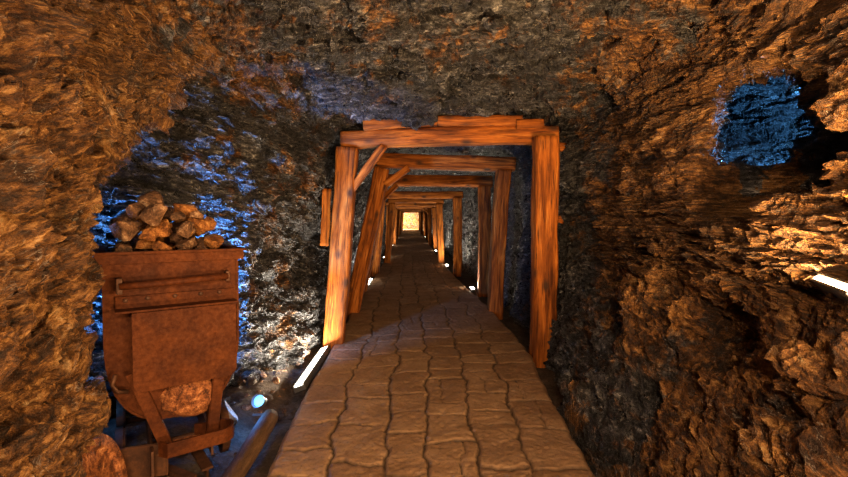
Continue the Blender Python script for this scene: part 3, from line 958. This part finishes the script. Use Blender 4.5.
# ------------------------------------------------------------------ stones
def stone_bm(r, seed, stretch=(1, 1, 1), detail=True):
    rg = np.random.RandomState(seed)
    bm = bmesh.new()
    n = 13
    P = rg.normal(size=(n, 3)); P /= np.linalg.norm(P, axis=1)[:, None]; P *= rg.uniform(.8, 1.05, (n, 1))
    for p in P: bm.verts.new(Vector(p * np.array(stretch) * r))
    res = bmesh.ops.convex_hull(bm, input=bm.verts)
    bmesh.ops.delete(bm, geom=[v for v in bm.verts if not v.link_faces], context='VERTS')
    if detail:
        bmesh.ops.bevel(bm, geom=list(bm.edges), offset=r * .05, segments=1, affect='EDGES')
        bmesh.ops.triangulate(bm, faces=bm.faces)
        bmesh.ops.subdivide_edges(bm, edges=[e for e in bm.edges if e.calc_length() > r * .35], cuts=2, use_grid_fill=True)
        co = np.array([v.co[:] for v in bm.verts], np.float32)
        h, e = cellplane(co / r + seed * 3.1, 1.9, 61)
        nn = .06 * h + .05 * pn(co / r + seed, 3.5, 62)
        for v, k in zip(bm.verts, nn): v.co *= 1 + float(k)
    return bm

def drop(n, cand, rr, zfloor, heap, seed):
    """let balls settle one by one on what lies below them"""
    rg = random.Random(seed); out = []
    for i in range(n):
        r = rr(rg); best = None
        for _ in range(40):
            u, v = cand(rg)
            z = zfloor(u, v) + r * .8
            for (a, b, c, q) in out:
                d2 = (a - u) ** 2 + (b - v) ** 2; s_ = (r + q) * .89
                if d2 < s_ * s_: z = max(z, c + math.sqrt(s_ * s_ - d2))
            cost = z + heap(u, v)
            if best is None or cost < best[0]: best = (cost, u, v, z)
        out.append((best[1], best[2], best[3], r))
    return out

# rubble filling the tub below the loose stones
def fill_mesh():
    us = np.linspace(.015, .655, 40); vs = np.linspace(.03, .92, 50)
    U, Vv = np.meshgrid(us, vs, indexing='ij')
    P = np.stack([U.ravel(), Vv.ravel(), 0 * U.ravel()], 1).astype(np.float32)
    h, e = cellplane(P, 11, 66)
    Z = 1.175 + .03 * h + .13 * np.exp(-(((U - .27) / .22) ** 2 + ((Vv - .32) / .28) ** 2)).ravel()
    W = np.array([cl(a, b, c)[:] for a, b, c in zip(U.ravel(), Vv.ravel(), Z)])
    n, m_ = U.shape; i, j = np.meshgrid(np.arange(n - 1), np.arange(m_ - 1), indexing='ij'); a = (i * m_ + j).ravel()
    o = mesh_np('ore_rubble', W, np.stack([a, a + m_, a + m_ + 1, a + 1], 1), ORE, smooth=False)
    tag(o, 'broken ore rubble filling the tub beneath the loose stones', 'rubble', None, 'stuff')
fill_mesh()
heap = lambda u, v: .30 * math.hypot((u - .24) * 1.0, (v - .22) * .8)
sp = drop(60, lambda g: (g.uniform(.085, .585), g.uniform(.085, .85)), lambda g: g.choice([.045, .055, .065, .075, .085, .095]), lambda u, v: 1.235 + .15 * math.exp(-(((u - .27) / .22) ** 2 + ((v - .32) / .28) ** 2)), heap, 3)
for k, (u, v, z, r) in enumerate(sp):
    st = (1.12, .95, .80)
    o = obj('ore_stone', stone_bm(r * 1.05, 200 + k, st), ORE2 if k % 3 == 0 else ORE)
    o.location = cl(u, v, z); o.rotation_euler = (random.uniform(-.4, .4), random.uniform(-.4, .4), random.uniform(0, 6.28))
    tag(o, ('rust-orange' if k % 3 == 0 else 'brown') + ' angular ore stone heaped in the mine cart', 'stone', 'ore stones in the mine cart', 'thing')

GH = lambda x, y: float(ground_h(np.array([[x]]), np.array([[y]]))[0, 0])
k = 0; rg = random.Random(12); placed = []
while k < 46:
    x, y = rg.uniform(-1.65, -1.0), rg.uniform(2.15, 4.3)
    r = rg.choice([.018, .025, .03, .04, .055])
    du, dv = (x - CX) * math.cos(CA) + (y - CY) * math.sin(CA), -(x - CX) * math.sin(CA) + (y - CY) * math.cos(CA)
    if -.12 < du < .78 and -.22 < dv < 1.05 and r > .02: continue
    if x < -1.3 and y > 2.2 and y < 3.4 and rg.random() < .3: continue
    if abs(x + 1.18) < .12 and abs(y - 3.25) < .16: continue
    if x > -1.16 and y < 3.4: continue
    if x > -1.16 and y > 3.8: continue
    if any(math.hypot(x - a, y - b) < r + q for a, b, q in placed): continue
    placed.append((x, y, r))
    o = obj('stone', stone_bm(r, 400 + k, (1.1, 1, .75)), ORE if k % 2 else DIRT)
    o.location = (x, y, GH(x, y) + r * .45); o.rotation_euler = (0, 0, rg.uniform(0, 6))
    tag(o, 'small broken stone lying on the dark ground around the mine cart', 'stone', 'stones on the ground by the cart', 'thing'); k += 1

o = obj('boulder', stone_bm(.13, 77, (.9, 1.1, 1.0)), simple_noise_mat('grey_stone', [(.3, (.03, .03, .03)), (.5, (.16, .155, .15)), (.7, (.5, .49, .47))], 9, (.6, .3), 1.0, .03))
o.location = (-1.38, 3.22, GH(-1.38, 3.22) + .09)
tag(o, 'grey boulder beside the blue spotlight, its face lit bright blue', 'boulder', None, 'thing')

# log beside the gutter
def log():
    pts, rad = [], []
    for k in range(24):
        t_ = k / 23
        pts.append((-1.075 + .05 * t_ + .006 * math.sin(5 * t_), 3.22 - 1.25 * t_, .0 + .004 * math.sin(9 * t_))); rad.append(.062 + .004 * math.sin(7 * t_))
    bm = bmesh.new(); tube(bm, pts, rad, 18)
    o = obj('log', bm, LOG, None, True)
    o.location = (0, 0, .015)
    tag(o, 'old round log lying along the gutter between cart and path', 'log', None, 'thing')
log()

# bits of scrap iron on the ground under the bumper
def scrap(a, b, w, h, lab):
    bm = bmesh.new(); bar(bm, a, b, w, .01, bev=.002); bar(bm, (a[0], a[1], a[2] - h / 2), (b[0], b[1], b[2] - h / 2), .01, h, bev=.002)
    o = obj('scrap_iron', bm, IRON); tag(o, lab, 'scrap iron', 'scrap iron by the cart', 'thing')
scrap((-1.34, 2.62, .10), (-1.18, 2.44, .075), .06, .05, 'short rusty angle iron lying on the ground under the cart bumper')
scrap((-1.42, 2.44, .09), (-1.22, 2.36, .07), .045, .04, 'narrow rusty iron bar end on the ground nearest the camera')

# ------------------------------------------------------------------ world, camera
w = bpy.data.worlds.new('World'); bpy.context.scene.world = w; w.use_nodes = True
w.node_tree.nodes['Background'].inputs[0].default_value = (.0, .0, .0, 1)
w.node_tree.nodes['Background'].inputs[1].default_value = 0
cam = bpy.data.cameras.new('camera'); co = bpy.data.objects.new('camera', cam); C.objects.link(co)
cam.sensor_width = 36; cam.lens = 36 * 420 / 848; cam.clip_start = .05
co.location = (0, 0, 1.5)
yaw = -math.atan(14 / 420); pitch = -math.atan(14.5 / 420)
co.rotation_euler = (PI / 2 + pitch, 0, yaw)
sc = bpy.context.scene; sc.camera = co; sc.cycles.denoising_prefilter = 'NONE'
sc.view_settings.view_transform = 'Standard'; sc.view_settings.look = 'None'
sc.view_settings.gamma = 1; sc.view_settings.exposure = 0.0; sc.view_settings.use_curve_mapping = False
